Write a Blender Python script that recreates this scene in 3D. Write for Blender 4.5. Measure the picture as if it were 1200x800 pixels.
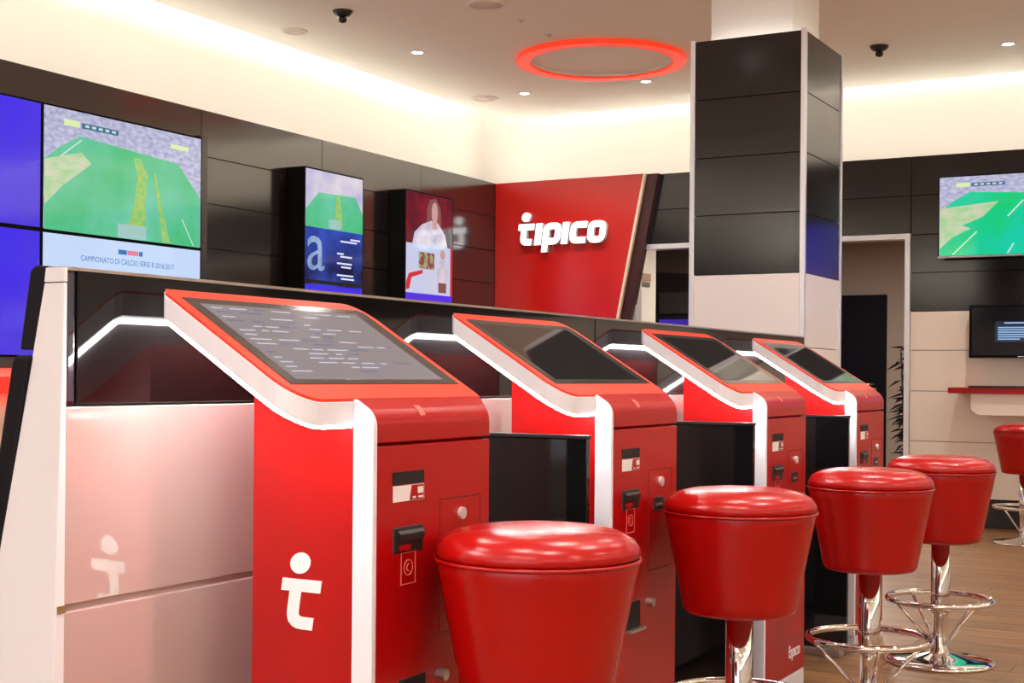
import bpy, math, random
from mathutils import Matrix, Vector
random.seed(7)
for o in list(bpy.data.objects):
    bpy.data.objects.remove(o)
scene = bpy.context.scene
C = scene.collection

# ------------------------------------------------------------------ camera
R = math.radians
cam_d = bpy.data.cameras.new('camera')
cam = bpy.data.objects.new('camera', cam_d)
C.objects.link(cam)
cam_d.sensor_width = 36.0
cam_d.lens = 48.6
cam_d.shift_y = 0.0333
cam_d.clip_start = 0.05
cam.matrix_world = (Matrix.Translation((0, 0, 1.10)) @ Matrix.Rotation(R(29.2 - 90), 4, 'Z')
                    @ Matrix.Rotation(R(90), 4, 'X') @ Matrix.Rotation(R(0.5), 4, 'Z'))
scene.camera = cam

# ------------------------------------------------------------------ world, exposure
w = bpy.data.worlds.new('world')
scene.world = w
w.use_nodes = True
w.node_tree.nodes['Background'].inputs[0].default_value = (0.9, 0.85, 0.8, 1)
w.node_tree.nodes['Background'].inputs[1].default_value = 0.05
vs = scene.view_settings
vs.view_transform = 'Standard'
vs.look = 'None'
vs.gamma = 1
vs.use_curve_mapping = False
vs.exposure = 0.68
DOWNLIGHT_W = 8.6
COVE_S = 5.6
TILT_S = 16.0
SLOT_S = 34.0
LED_S = 44.0
FILL_WINDOW_S = 1.75

# ------------------------------------------------------------------ materials
MATS = {}


def srgb(r, g, b):
    f = lambda c: (c / 255 / 12.92) if c / 255 <= 0.04045 else ((c / 255 + 0.055) / 1.055) ** 2.4
    return (f(r), f(g), f(b), 1)


def mat(name, col, rough=0.5, ior=1.5, metal=0.0, bump=0.0, bscale=200.0, var=0.0, vscale=8.0, coat=0.0, emit=None, es=0.0):
    if name in MATS:
        return MATS[name]
    m = bpy.data.materials.new(name)
    m.use_nodes = True
    nt = m.node_tree
    b = nt.nodes['Principled BSDF']
    b.inputs['Base Color'].default_value = col
    b.inputs['Roughness'].default_value = rough
    b.inputs['IOR'].default_value = ior
    b.inputs['Metallic'].default_value = metal
    if coat:
        b.inputs['Coat Weight'].default_value = coat
        b.inputs['Coat Roughness'].default_value = 0.05
    if emit:
        b.inputs['Emission Color'].default_value = emit
        b.inputs['Emission Strength'].default_value = es
    if var or bump:
        tc = nt.nodes.new('ShaderNodeTexCoord')
    if var:
        n = nt.nodes.new('ShaderNodeTexNoise')
        n.inputs['Scale'].default_value = vscale
        n.inputs['Detail'].default_value = 4
        nt.links.new(tc.outputs['Object'], n.inputs['Vector'])
        r = nt.nodes.new('ShaderNodeValToRGB')
        r.color_ramp.elements[0].position = 0.3
        r.color_ramp.elements[1].position = 0.7
        r.color_ramp.elements[0].color = tuple(c * (1 - var) for c in col[:3]) + (1,)
        r.color_ramp.elements[1].color = tuple(min(1, c * (1 + var)) for c in col[:3]) + (1,)
        nt.links.new(n.outputs['Fac'], r.inputs['Fac'])
        nt.links.new(r.outputs['Color'], b.inputs['Base Color'])
    if bump:
        n2 = nt.nodes.new('ShaderNodeTexNoise')
        n2.inputs['Scale'].default_value = bscale
        n2.inputs['Detail'].default_value = 3
        nt.links.new(tc.outputs['Object'], n2.inputs['Vector'])
        bp = nt.nodes.new('ShaderNodeBump')
        bp.inputs['Strength'].default_value = bump
        bp.inputs['Distance'].default_value = 0.002
        nt.links.new(n2.outputs['Fac'], bp.inputs['Height'])
        nt.links.new(bp.outputs['Normal'], b.inputs['Normal'])
    MATS[name] = m
    return m


def glow(name, col, s=1.0, gloss=False, noise=None, nscale=30.0, stretch=(1, 1, 1), lo=0.35, hi=0.65):
    """luminous surface; noise = second colour mixed in by a noise texture"""
    if name in MATS:
        return MATS[name]
    m = bpy.data.materials.new(name)
    m.use_nodes = True
    nt = m.node_tree
    b = nt.nodes['Principled BSDF']
    b.inputs['Base Color'].default_value = (0.01, 0.01, 0.012, 1)
    b.inputs['Roughness'].default_value = 0.08 if s <= 1.0 else 0.6
    b.inputs['IOR'].default_value = 1.5
    b.inputs['Emission Color'].default_value = col
    b.inputs['Emission Strength'].default_value = s * 0.64 if s <= 1.0 else s   # screens against the chosen exposure
    if noise:
        tc = nt.nodes.new('ShaderNodeTexCoord')
        mp = nt.nodes.new('ShaderNodeMapping')
        mp.inputs['Scale'].default_value = stretch
        n = nt.nodes.new('ShaderNodeTexNoise')
        n.inputs['Scale'].default_value = nscale
        n.inputs['Detail'].default_value = 5
        r = nt.nodes.new('ShaderNodeValToRGB')
        r.color_ramp.elements[0].position = lo
        r.color_ramp.elements[1].position = hi
        r.color_ramp.elements[0].color = col
        r.color_ramp.elements[1].color = noise
        nt.links.new(tc.outputs['Object'], mp.inputs['Vector'])
        nt.links.new(mp.outputs['Vector'], n.inputs['Vector'])
        nt.links.new(n.outputs['Fac'], r.inputs['Fac'])
        nt.links.new(r.outputs['Color'], b.inputs['Emission Color'])
    MATS[name] = m
    return m


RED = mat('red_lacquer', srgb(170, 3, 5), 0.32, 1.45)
RED_TOP_LIT = mat('red_lit_top', srgb(225, 62, 38), 0.38, 1.45)  # lighter orange stands in for the bright sheen on the terminal tops
WHITE_BAND = mat('white_satin_plastic', (0.86, 0.84, 0.90, 1), 0.35)
LAMINATE = mat('pale_laminate', (0.84, 0.78, 0.77, 1), 0.25, 1.5)
SCREEN_BLACK = mat('matt_black_housing', (0.004, 0.004, 0.004, 1), 0.8, 1.2)
COLUMN_DARK = mat('dark_column_panel', (0.009, 0.007, 0.007, 1), 0.14, 1.6)
WHITE_GLOSS_TINTED = mat('white_gloss_pink_tint', (0.60, 0.49, 0.46, 1), 0.04, 3.4)  # pink in the base stands in for red reflected from the terminals
BLACK_GLASS = mat('black_gloss_panel', (0.006, 0.005, 0.005, 1), 0.05, 1.42)
BLACK = mat('black_plastic', (0.012, 0.012, 0.014, 1), 0.4)
BLACK_SATIN = mat('black_satin_shell', (0.008, 0.007, 0.010, 1), 0.5, 1.25, bump=0.1)
BLACK_HOLE = mat('black_slot', (0.004, 0.004, 0.004, 1), 0.6)
DARK_PANEL = mat('dark_bronze_panel', (0.014, 0.011, 0.010, 1), 0.14, 2.3)
DARK_GAP = mat('dark_joint', (0.01, 0.009, 0.008, 1), 0.7)
WALL_WHITE = mat('white_plaster', (0.80, 0.76, 0.70, 1), 0.75, bump=0.05)
CEIL = mat('cream_ceiling', (0.95, 0.93, 0.81, 1), 0.8, bump=0.04)
WALL_BEIGE = mat('beige_corridor_plaster', (0.36, 0.28, 0.235, 1), 0.8, bump=0.05)
CREAM_PANEL = mat('cream_wall_panel', (0.88, 0.79, 0.69, 1), 0.12, 1.5)
METAL_TRIM = mat('pale_metal_trim', (0.78, 0.78, 0.82, 1), 0.3, metal=0.6)
CHROME = mat('chrome', (0.82, 0.80, 0.79, 1), 0.06, metal=1.0)
STEEL = mat('brushed_steel', (0.6, 0.6, 0.6, 1), 0.3, metal=1.0)
LEATHER = mat('red_leather', srgb(170, 4, 2), 0.27, 1.45, bump=0.03, bscale=350)
PRINT_WHITE = mat('white_print', (0.88, 0.88, 0.88, 1), 0.5)
PRINT_PINK = mat('pale_red_print', srgb(232, 110, 100), 0.5)
LED = glow('white_led', (1.0, 0.96, 0.95, 1), LED_S)
GLASS_SCREEN = mat('dark_screen_glass', (0.02, 0.02, 0.022, 1), 0.03, 2.6)
BEZEL = mat('dark_grey_bezel', (0.055, 0.05, 0.05, 1), 0.15, 1.7)
BROWN = mat('brown_chipboard_edge', (0.24, 0.13, 0.06, 1), 0.7)


# ------------------------------------------------------------------ mesh helpers
class MB:
    def __init__(self):
        self.v, self.f, self.s = [], [], []

    def add(self, vs, fs, smooth=False):
        n = len(self.v)
        self.v += [tuple(p) for p in vs]
        self.f += [tuple(i + n for i in q) for q in fs]
        self.s += [smooth] * len(fs)
        return self

    def box(self, x0, x1, y0, y1, z0, z1):
        vs = [(x, y, z) for z in (z0, z1) for y in (y0, y1) for x in (x0, x1)]
        return self.add(vs, [(0, 2, 3, 1), (4, 5, 7, 6), (0, 1, 5, 4), (2, 6, 7, 3), (0, 4, 6, 2), (1, 3, 7, 5)])

    def prism(self, poly, a, b, axis='X', caps=True, smooth=False):
        """poly: 2D points; axis X -> (y,z), Y -> (x,z), Z -> (x,y); extruded a..b"""
        def P(p, t):
            return {'X': (t, p[0], p[1]), 'Y': (p[0], t, p[1]), 'Z': (p[0], p[1], t)}[axis]
        n = len(poly)
        vs = [P(p, a) for p in poly] + [P(p, b) for p in poly]
        self.add(vs, [(i, (i + 1) % n, n + (i + 1) % n, n + i) for i in range(n)], smooth)
        if caps:
            self.add(vs, [tuple(range(n - 1, -1, -1)), tuple(range(n, 2 * n))])
        return self

    def lathe(self, prof, cx=0, cy=0, seg=32, smooth=True):
        vs, fs = [], []
        k = len(prof)
        for i in range(seg):
            a = 2 * math.pi * i / seg
            for r, z in prof:
                vs.append((cx + r * math.cos(a), cy + r * math.sin(a), z))
        for i in range(seg):
            j = (i + 1) % seg
            for q in range(k - 1):
                fs.append((i * k + q, j * k + q, j * k + q + 1, i * k + q + 1))
        return self.add(vs, fs, smooth)

    def tube(self, pts, r, seg=8, closed=False, smooth=True):
        pts = [Vector(p) for p in pts]
        n = len(pts)
        vs, fs = [], []
        for i, p in enumerate(pts):
            a = pts[i - 1] if (i > 0 or closed) else p
            b = pts[(i + 1) % n] if (i < n - 1 or closed) else p
            d = (b - a).normalized()
            up = Vector((0, 0, 1)) if abs(d.z) < 0.95 else Vector((1, 0, 0))
            s = d.cross(up).normalized()
            t = s.cross(d).normalized()
            for k in range(seg):
                q = 2 * math.pi * k / seg
                vs.append(p + s * (r * math.cos(q)) + t * (r * math.sin(q)))
        m = n if closed else n - 1
        for i in range(m):
            j = (i + 1) % n
            for k in range(seg):
                fs.append((i * seg + k, i * seg + (k + 1) % seg, j * seg + (k + 1) % seg, j * seg + k))
        if not closed:
            fs.append(tuple(range(seg - 1, -1, -1)))
            fs.append(tuple((n - 1) * seg + k for k in range(seg)))
        return self.add(vs, fs, smooth)

    def flat(self, polys, y, th=0.0):
        """polygons in the (x,z) plane facing -Y, optionally with thickness th towards +Y"""
        for p in polys:
            if th:
                self.prism(p, y, y + th, 'Y')
            else:
                n = len(p)
                self.add([(a, y, b) for a, b in p], [tuple(range(n))])
        return self

    def build(self, name, m, parent=None, bevel=0.0, loc=None, bseg=2):
        me = bpy.data.meshes.new(name)
        me.from_pydata(self.v, [], self.f)
        me.polygons.foreach_set('use_smooth', self.s)
        me.materials.append(m)
        import bmesh
        bm = bmesh.new()
        bm.from_mesh(me)
        bmesh.ops.remove_doubles(bm, verts=bm.verts, dist=1e-5)
        bmesh.ops.recalc_face_normals(bm, faces=bm.faces)
        bm.to_mesh(me)
        bm.free()
        o = bpy.data.objects.new(name, me)
        C.objects.link(o)
        if parent:
            o.parent = parent
        if loc:
            o.location = loc
        if bevel:
            bv = o.modifiers.new('bevel', 'BEVEL')
            bv.width = bevel
            bv.segments = bseg
            bv.limit_method = 'ANGLE'
            bv.angle_limit = R(40)
            bv.harden_normals = False
        return o


def thing(name, label, cat, loc=(0, 0, 0), rz=0.0, group=None):
    o = bpy.data.objects.new(name, None)
    o.empty_display_size = 0.1
    C.objects.link(o)
    o.location = loc
    o.rotation_euler = (0, 0, rz)
    return tag(o, label, cat, group)


def tag(o, label, cat, group=None):
    o['label'] = label
    o['category'] = cat
    if group:
        o['group'] = group
    return o


def struct(o, label=None):
    o['kind'] = 'structure'
    if label:
        o['label'] = label
    return o


def copy_tree(o, parent=None):
    c = o.copy()
    C.objects.link(c)
    c.parent = parent
    for ch in list(o.children):
        copy_tree(ch, c)
    return c


def arc(cx, cy, r, a0, a1, n=8):
    return [(cx + r * math.cos(R(a0 + (a1 - a0) * i / n)), cy + r * math.sin(R(a0 + (a1 - a0) * i / n))) for i in range(n + 1)]


def disc(cx, cy, r, n=24):
    return [(cx + r * math.cos(2 * math.pi * i / n), cy + r * math.sin(2 * math.pi * i / n)) for i in range(n)]


def rect(x0, x1, z0, z1):
    return [(x0, z0), (x1, z0), (x1, z1), (x0, z1)]


def rrect(x0, x1, z0, z1, r, n=5):
    return (arc(x1 - r, z0 + r, r, -90, 0, n) + arc(x1 - r, z1 - r, r, 0, 90, n)
            + arc(x0 + r, z1 - r, r, 90, 180, n) + arc(x0 + r, z0 + r, r, 180, 270, n))


def stroke(pts, wd, closed=False):
    """centre line -> list of quads of constant width"""
    pts = [Vector(p) for p in pts]
    n = len(pts)
    L = []
    for i, p in enumerate(pts):
        a = pts[i - 1] if (i > 0 or closed) else p
        b = pts[(i + 1) % n] if (i < n - 1 or closed) else p
        d1 = (p - a).normalized() if (p - a).length > 1e-9 else (b - p).normalized()
        d2 = (b - p).normalized() if (b - p).length > 1e-9 else d1
        d = (d1 + d2).normalized()
        k = 1 / max(0.5, d.dot(d2))
        nrm = Vector((-d.y, d.x)) * (wd / 2 * k)
        L.append((p + nrm, p - nrm))
    out = []
    for i in range(n if closed else n - 1):
        j = (i + 1) % n
        out.append([tuple(L[i][0]), tuple(L[i][1]), tuple(L[j][1]), tuple(L[j][0])])
    return out


def rpath(pts, r, closed=False, n=5):
    """polyline with rounded corners"""
    P = [Vector(p) for p in pts]
    out = []
    N = len(P)
    for i in range(N):
        if not closed and i in (0, N - 1):
            out.append(tuple(P[i]))
            continue
        a, p, b = P[i - 1], P[i], P[(i + 1) % N]
        d1, d2 = (a - p).normalized(), (b - p).normalized()
        rr = min(r, (a - p).length / 2.01, (b - p).length / 2.01)
        s, e = p + d1 * rr, p + d2 * rr
        for k in range(n + 1):
            t = k / n
            out.append(tuple(s * (1 - t) ** 2 + p * (2 * t * (1 - t)) + e * t ** 2))
    return out


def glyphs(word, s=0.27):
    """rounded square italic lettering, x-height 1; returns polygons per letter and the total width"""
    res, x = [], 0.0
    sh = 0.13
    h = s / 2
    for ch in word:
        polys = []
        if ch == 't':
            polys += [rect(-0.14, 0.70, 1 - s, 1)]
            polys += stroke(rpath([(0.17, 0.95), (0.17, h), (0.63, h)], 0.24), s)
            polys += [disc(0.20, 1.32, 0.215, 20)]
            wd = 0.82
        elif ch == 'i':
            polys += [rect(0, s * 1.15, 0, 1)]
            wd = s * 1.15 + 0.1
        elif ch == 'c':
            polys += stroke(rpath([(0.84, 1 - h), (h, 1 - h), (h, h), (0.84, h)], 0.22), s)
            wd = 0.93
        elif ch == 'o':
            polys += stroke(rpath([(h, h), (0.92 - h, h), (0.92 - h, 1 - h), (h, 1 - h)], 0.22, True), s, True)
            wd = 1.0
        elif ch == 'p':
            polys += stroke(rpath([(h, h), (0.92 - h, h), (0.92 - h, 1 - h), (h, 1 - h)], 0.22, True), s, True)
            polys += [rect(0, s, -0.34, 0.75)]
            wd = 1.0
        res.append((ch, [[(px + x + py * sh, py) for px, py in p] for p in polys]))
        x += wd
    return res, x


def text_polys(body, size, align='LEFT', y=0.0):
    """built-in font -> (verts, faces) in the xz plane, facing -Y"""
    cu = bpy.data.curves.new('txt', 'FONT')
    cu.body = body
    cu.size = size
    cu.align_x = align
    cu.resolution_u = 3
    ob = bpy.data.objects.new('txt', cu)
    C.objects.link(ob)
    dg = bpy.context.evaluated_depsgraph_get()
    me = ob.evaluated_get(dg).to_mesh()
    vs = [(v.co.x, y, v.co.y) for v in me.vertices]
    fs = [tuple(p.vertices) for p in me.polygons]
    ob.evaluated_get(dg).to_mesh_clear()
    bpy.data.objects.remove(ob)
    bpy.data.curves.remove(cu)
    return vs, fs


def add_text(mb, body, size, x, z, y, align='LEFT', sx=1.0):
    vs, fs = text_polys(body, size, align)
    mb.add([(x + a * sx, y, z + c) for a, b, c in vs], fs)
    return mb


# ------------------------------------------------------------------ room shell
WX, WY = 10.70, 6.11          # faces of the back wall and of the panelled side wall
CZ = 3.35                     # lowered ceiling
TOP = 2.80                    # top of the wall panelling
JZ = [0.21, 0.63, 1.01, 1.32, 1.615, 1.91, 2.20, 2.50, 2.80]


def wood():
    m = bpy.data.materials.new('oak_plank')
    m.use_nodes = True
    nt = m.node_tree
    b = nt.nodes['Principled BSDF']
    tc = nt.nodes.new('ShaderNodeTexCoord')
    mp = nt.nodes.new('ShaderNodeMapping')
    mp.inputs['Scale'].default_value = (26, 1.6, 1)
    oi = nt.nodes.new('ShaderNodeObjectInfo')
    add = nt.nodes.new('ShaderNodeVectorMath')
    add.operation = 'ADD'
    sc = nt.nodes.new('ShaderNodeVectorMath')
    sc.operation = 'SCALE'
    sc.inputs['Scale'].default_value = 37.0
    cmb = nt.nodes.new('ShaderNodeCombineXYZ')
    for k in range(3):
        nt.links.new(oi.outputs['Random'], cmb.inputs[k])
    nt.links.new(cmb.outputs[0], sc.inputs[0])
    nt.links.new(tc.outputs['Object'], mp.inputs['Vector'])
    nt.links.new(mp.outputs['Vector'], add.inputs[0])
    nt.links.new(sc.outputs[0], add.inputs[1])
    n = nt.nodes.new('ShaderNodeTexNoise')
    n.inputs['Scale'].default_value = 1.6
    n.inputs['Detail'].default_value = 6
    n.inputs['Distortion'].default_value = 0.6
    nt.links.new(add.outputs[0], n.inputs['Vector'])
    r = nt.nodes.new('ShaderNodeValToRGB')
    r.color_ramp.elements[0].position = 0.3
    r.color_ramp.elements[1].position = 0.72
    r.color_ramp.elements[0].color = srgb(96, 66, 40)
    r.color_ramp.elements[1].color = srgb(150, 108, 68)
    nt.links.new(n.outputs['Fac'], r.inputs['Fac'])
    hsv = nt.nodes.new('ShaderNodeHueSaturation')
    mr = nt.nodes.new('ShaderNodeMapRange')
    mr.inputs['To Min'].default_value = 0.85
    mr.inputs['To Max'].default_value = 1.12
    nt.links.new(oi.outputs['Random'], mr.inputs['Value'])
    nt.links.new(mr.outputs[0], hsv.inputs['Value'])
    nt.links.new(r.outputs['Color'], hsv.inputs['Color'])
    nt.links.new(hsv.outputs['Color'], b.inputs['Base Color'])
    b.inputs['Roughness'].default_value = 0.38
    bp = nt.nodes.new('ShaderNodeBump')
    bp.inputs['Strength'].default_value = 0.15
    bp.inputs['Distance'].default_value = 0.002
    nt.links.new(n.outputs['Fac'], bp.inputs['Height'])
    nt.links.new(bp.outputs['Normal'], b.inputs['Normal'])
    return m


WOOD = wood()
floor = struct(MB().box(-4, 16, -5, 6.5, -0.1, -0.004).build('floor', WOOD), 'brown oak plank floor')
pl_me = None
PW, PLN = 0.18, 1.30
row = 0
x = 3.30
while x < WX - 0.05:
    y = -1.7 - (row % 3) * 0.43
    while y < 2.3:
        y1 = min(y + PLN, 2.35)
        if pl_me is None:
            o = MB().box(0, PW - 0.003, 0, PLN - 0.003, -0.004, 0.0).build('plank', WOOD, floor)
            pl_me = o.data
        else:
            o = bpy.data.objects.new('plank', pl_me)
            C.objects.link(o)
            o.parent = floor
        o.location = (x, y, 0)
        y += PLN
    x += PW
    row += 1

# panelled side wall (with the screens): core, panels, cove trough and upper wall
wl = struct(MB().box(-4, WX + 0.25, WY + 0.035, WY + 0.07, 0, TOP - 0.03).box(-4, WX + 0.03, WY + 0.030, WY + 0.035, 0, TOP - 0.003).build('wall_left', DARK_GAP), 'dark panelled wall behind the screens')
VX = [-3.9, -2.0, 0.0, 2.0, 4.10, 6.80, 8.08, 9.40, 10.69]


def panel_y(x0, x1, z0, z1, m, parent, g=0.002):
    return MB().box(x0 + g, x1 - g, WY, WY + 0.03, z0 + g, z1 - g).build('panel', m, parent, 0.0015, bseg=1)


for i in range(len(VX) - 1):
    for k in range(len(JZ) - 1):
        if VX[i] == 4.10 and 1.3 < JZ[k] < 2.5:
            continue
        panel_y(VX[i], VX[i + 1], JZ[k], JZ[k + 1], DARK_PANEL if JZ[k] > 1.6 else CREAM_PANEL, wl)
struct(MB().box(-4, WX + 0.5, WY + 0.42, WY + 0.52, 0, 3.9).build('wall_left_upper', WALL_WHITE), 'white upper wall washed by cove light')
# back wall with the wide doorway
wb = struct(MB().box(WX + 0.035, WX + 0.07, 4.82, WY + 0.1, 0, TOP - 0.03).box(WX + 0.035, WX + 0.07, -5, 2.50, 0, TOP - 0.03)
            .box(WX + 0.035, WX + 0.07, 2.50, 4.82, 2.21, TOP - 0.03).box(WX + 0.03, WX + 0.035, -5, WY + 0.03, 2.21, TOP - 0.003)
            .box(WX + 0.03, WX + 0.035, -5, 2.50, 0, 2.21).box(WX + 0.03, WX + 0.035, 4.82, WY + 0.03, 0, 2.21).build('wall_back', DARK_GAP), 'dark panelled wall beside the doorway')
YB = [-5, -3.4, -1.8, -0.2, 1.16, 2.50, 3.55, 4.82, 6.10]
for i in range(len(YB) - 1):
    for k in range(len(JZ) - 1):
        if 2.4 < YB[i] < 4.8 and JZ[k] < 2.19:
            continue
        g = 0.002
        MB().box(WX, WX + 0.03, YB[i] + g, YB[i + 1] - g, JZ[k] + g, JZ[k + 1] - g).build(
            'panel', COLUMN_DARK if JZ[k] > 1.6 else CREAM_PANEL, wb, 0.0015, bseg=1)
struct(MB().box(WX - 0.012, WX + 0.02, -5, 2.45, 0, 0.2).build('baseboard_back', BLACK), 'dark baseboard under cream wall panels')
struct(MB().box(-4, WX, WY - 0.012, WY + 0.02, 0, 0.2).build('baseboard_left', BLACK))
struct(MB().box(WX + 0.42, WX + 0.52, -5, 6.6, 2.35, 3.9).build('wall_back_upper', WALL_WHITE), 'white upper wall above the doorway')
wr = MB().box(-4.1, -4, -5, 6.6, 0, 0.35).box(-4.1, -4, -5, 6.6, 2.65, 3.9).box(-4.1, -4, -5, -1.9, 0.35, 2.65).box(-4.1, -4, 4.3, 6.6, 0.35, 2.65)
struct(wr.build('wall_rear', WALL_WHITE))
FILL_PANE = glow('fill_pane_glow', (0.93, 0.92, 1.0, 1), FILL_WINDOW_S)  # added glowing panes, invented to light the room from behind the viewer
for k in range(3):
    y0 = -1.9 + k * 2.067
    wn = struct(MB().box(-4.08, -4.02, y0, y0 + 0.06, 0.35, 2.65).box(-4.08, -4.02, y0 + 2.0, y0 + 2.067, 0.35, 2.65).box(-4.08, -4.02, y0 + 0.06, y0 + 2.0, 0.35, 0.41).box(
        -4.08, -4.02, y0 + 0.06, y0 + 2.0, 2.59, 2.65).build('fill_window_%d' % (k + 1), BLACK), 'added frosted light panel filling in from behind the viewer')
    MB().box(-4.06, -4.04, y0 + 0.06, y0 + 2.0, 0.41, 2.59).build('pane', FILL_PANE, wn)
# added cove ledges and lights on two unseen walls, to brighten the ceiling
struct(MB().box(-3.98, -3.82, -4.9, 6.0, 2.70, 2.78).build('added_ledge_rear', DARK_PANEL))
struct(MB().box(-3.96, -3.90, -4.8, 6.0, 2.785, 2.80).build('trim_6', glow('added_cove_led', (1, 0.95, 0.86, 1), COVE_S * 5)))
struct(MB().box(-3.8, 10.6, -4.98, -4.82, 2.70, 2.78).build('added_ledge_right', DARK_PANEL))
struct(MB().box(-3.8, 10.6, -4.96, -4.90, 2.785, 2.80).build('trim_7', glow('added_cove_led', (1, 0.95, 0.86, 1), COVE_S * 5)))
struct(MB().box(-4.1, 11.2, -5.1, -5, 0, 3.9).build('wall_right', WALL_WHITE))
# ceiling: lowered slab with an open slot to the upper walls
ce = struct(MB().box(-4, WX - 0.10, -5, WY - 0.11, CZ, CZ + 0.05).build('ceiling', CEIL), 'cream lowered ceiling with light slots')
struct(MB().box(-4.2, WX + 0.5, -5.2, WY + 0.5, 3.80, 3.9).build('ceiling_upper', WALL_WHITE))
tl = struct(MB().box(-4, WX + 0.2, WY + 0.05, WY + 0.09, TOP - 0.018, TOP - 0.012).build('trim_1', glow('cove_led', (1, 0.95, 0.89, 1), COVE_S)), 'cove light strip above side wall')
struct(MB().box(WX + 0.05, WX + 0.09, -5, WY + 0.1, TOP - 0.018, TOP - 0.012).build('trim_2', glow('cove_led', (1, 0.95, 0.89, 1), COVE_S)), 'cove light strip above back wall')
# added row of cove lights, tilted to brighten the ceiling, in a metal channel
TILT = glow('added_ceiling_led', (1, 0.95, 0.86, 1), TILT_S)
def tilted(a, b, axis, base):
    f_ = [(base + 0.036, TOP - 0.022), (base + 0.060, TOP + 0.002), (base + 0.062, TOP), (base + 0.038, TOP - 0.024)]
    k_ = [(base + 0.039, TOP - 0.025), (base + 0.063, TOP - 0.001), (base + 0.066, TOP - 0.004), (base + 0.042, TOP - 0.028)]
    if axis == 'X':
        return MB().prism(f_, a, b, 'X'), MB().prism(k_, a, b, 'X')
    return MB().prism(f_, a, b, 'Y'), MB().prism(k_, a, b, 'Y')
for n_, (a, b, ax, base) in enumerate(((-3.9, WX + 0.03, 'X', WY), (-4.9, WY + 0.03, 'Y', WX))):
    fm, km = tilted(a, b, ax, base)
    o_ = struct(km.build('trim_%d' % (8 + n_), STEEL), 'metal channel of the added ceiling fill lights')
    fm.build('light_strip', TILT, o_)
SLOT = glow('slot_led', (1, 0.93, 0.86, 1), SLOT_S)
struct(MB().box(-4, WX - 0.2, WY - 0.26, WY - 0.21, CZ + 0.055, CZ + 0.065).build('trim_3', SLOT), 'light strip in the ceiling slot')
struct(MB().box(WX - 0.25, WX - 0.20, -5, WY - 0.3, CZ + 0.055, CZ + 0.065).build('trim_4', SLOT), 'light strip in the ceiling slot at back')
# doorway frame and corridor beyond
fr = struct(MB().box(WX - 0.02, WX + 0.10, 2.50, 2.54, 0, 2.21).box(WX - 0.02, WX + 0.10, 4.78, 4.82, 0, 2.21)
            .box(WX - 0.02, WX + 0.10, 2.54, 4.78, 2.17, 2.21).build('trim_5', METAL_TRIM), 'pale metal frame of the wide doorway')
struct(MB().box(15.2, 15.3, 1.0, 7.5, 0, 3.0).build('wall_corridor_end', WALL_BEIGE), 'beige brown corridor wall with black door')
struct(MB().box(WX + 0.45, 15.2, 1.2, 1.3, 0, 3.0).build('wall_corridor_right', WALL_BEIGE))
struct(MB().box(WX + 0.10, 11.38, 4.90, 5.00, 0, 2.6).build('wall_corridor_left', WALL_WHITE), 'cream side wall inside the doorway')
struct(MB().box(11.3, 15.2, 7.0, 7.1, 0, 3.0).box(11.30, 11.38, 5.0, 7.0, 0, 3.0).build('wall_corridor_far', WALL_BEIGE))
struct(MB().box(WX + 0.52, 15.3, 1.2, 7.1, 2.60, 2.70).build('ceiling_corridor', CEIL))
struct(MB().box(16, 15.3, 1.2, 1.25, -0.1, 0).build('floor_corridor', WOOD))
dr = struct(MB().box(15.16, 15.20, 3.80, 4.75, 0.0, 2.02).build('door_1', mat('black_door', (0.004, 0.004, 0.008, 1), 0.6, 1.2), bevel=0.004), 'black flush door in the corridor wall')
MB().tube([(15.16, 3.93, 1.04), (15.10, 3.93, 1.04), (15.10, 4.06, 1.04)], 0.012).build('door_handle', STEEL, dr)
MB().box(15.15, 15.16, 3.90, 3.96, 0.93, 1.00).build('door_lock', STEEL, dr)

# ------------------------------------------------------------------ column
COLX0, COLX1, COLY0, COLY1 = 6.57, 7.21, 2.05, 2.64
col = struct(MB().box(COLX0 + 0.11, COLX1 - 0.09, COLY0 + 0.10, COLY1 - 0.06, 0, CZ).build('column', WALL_WHITE), 'square column clad in dark and pale panels')
MB().box(COLX0 + 0.02, COLX1 - 0.02, COLY0 + 0.02, COLY1 - 0.02, 0, TOP - 0.06).build('core', DARK_GAP, col)
cz = [0.0, 0.45, 0.85, 1.25, 1.615, 1.915, 2.205, 2.50, 2.80]
for k in range(len(cz) - 1):
    m = COLUMN_DARK if cz[k] > 1.6 else LAMINATE
    g = 0.0018
    MB().box(COLX0, COLX0 + 0.02, COLY0 + 0.02, COLY1 - 0.02, cz[k] + g, cz[k + 1] - g).build('panel', m, col, 0.001, bseg=1)
    MB().box(COLX0 + 0.02, COLX1 - 0.02, COLY0, COLY0 + 0.02, cz[k] + g, cz[k + 1] - g).build('panel', m, col, 0.001, bseg=1)
    MB().box(COLX1 - 0.02, COLX1, COLY0 + 0.02, COLY1 - 0.02, cz[k] + g, cz[k + 1] - g).build('panel', m, col)
    MB().box(COLX0 + 0.02, COLX1 - 0.02, COLY1 - 0.02, COLY1, cz[k] + g, cz[k + 1] - g).build('panel', m, col)
for cx_, cy_ in ((COLX0, COLY0), (COLX0, COLY1), (COLX1, COLY0), (COLX1, COLY1)):
    MB().box(cx_ - 0.006 if cx_ == COLX0 else cx_ - 0.02, cx_ + 0.02 if cx_ == COLX0 else cx_ + 0.006,
             cy_ - 0.006 if cy_ == COLY0 else cy_ - 0.02, cy_ + 0.02 if cy_ == COLY0 else cy_ + 0.006, 0, TOP + 0.005).build('corner_trim', METAL_TRIM, col, 0.003)
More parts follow.
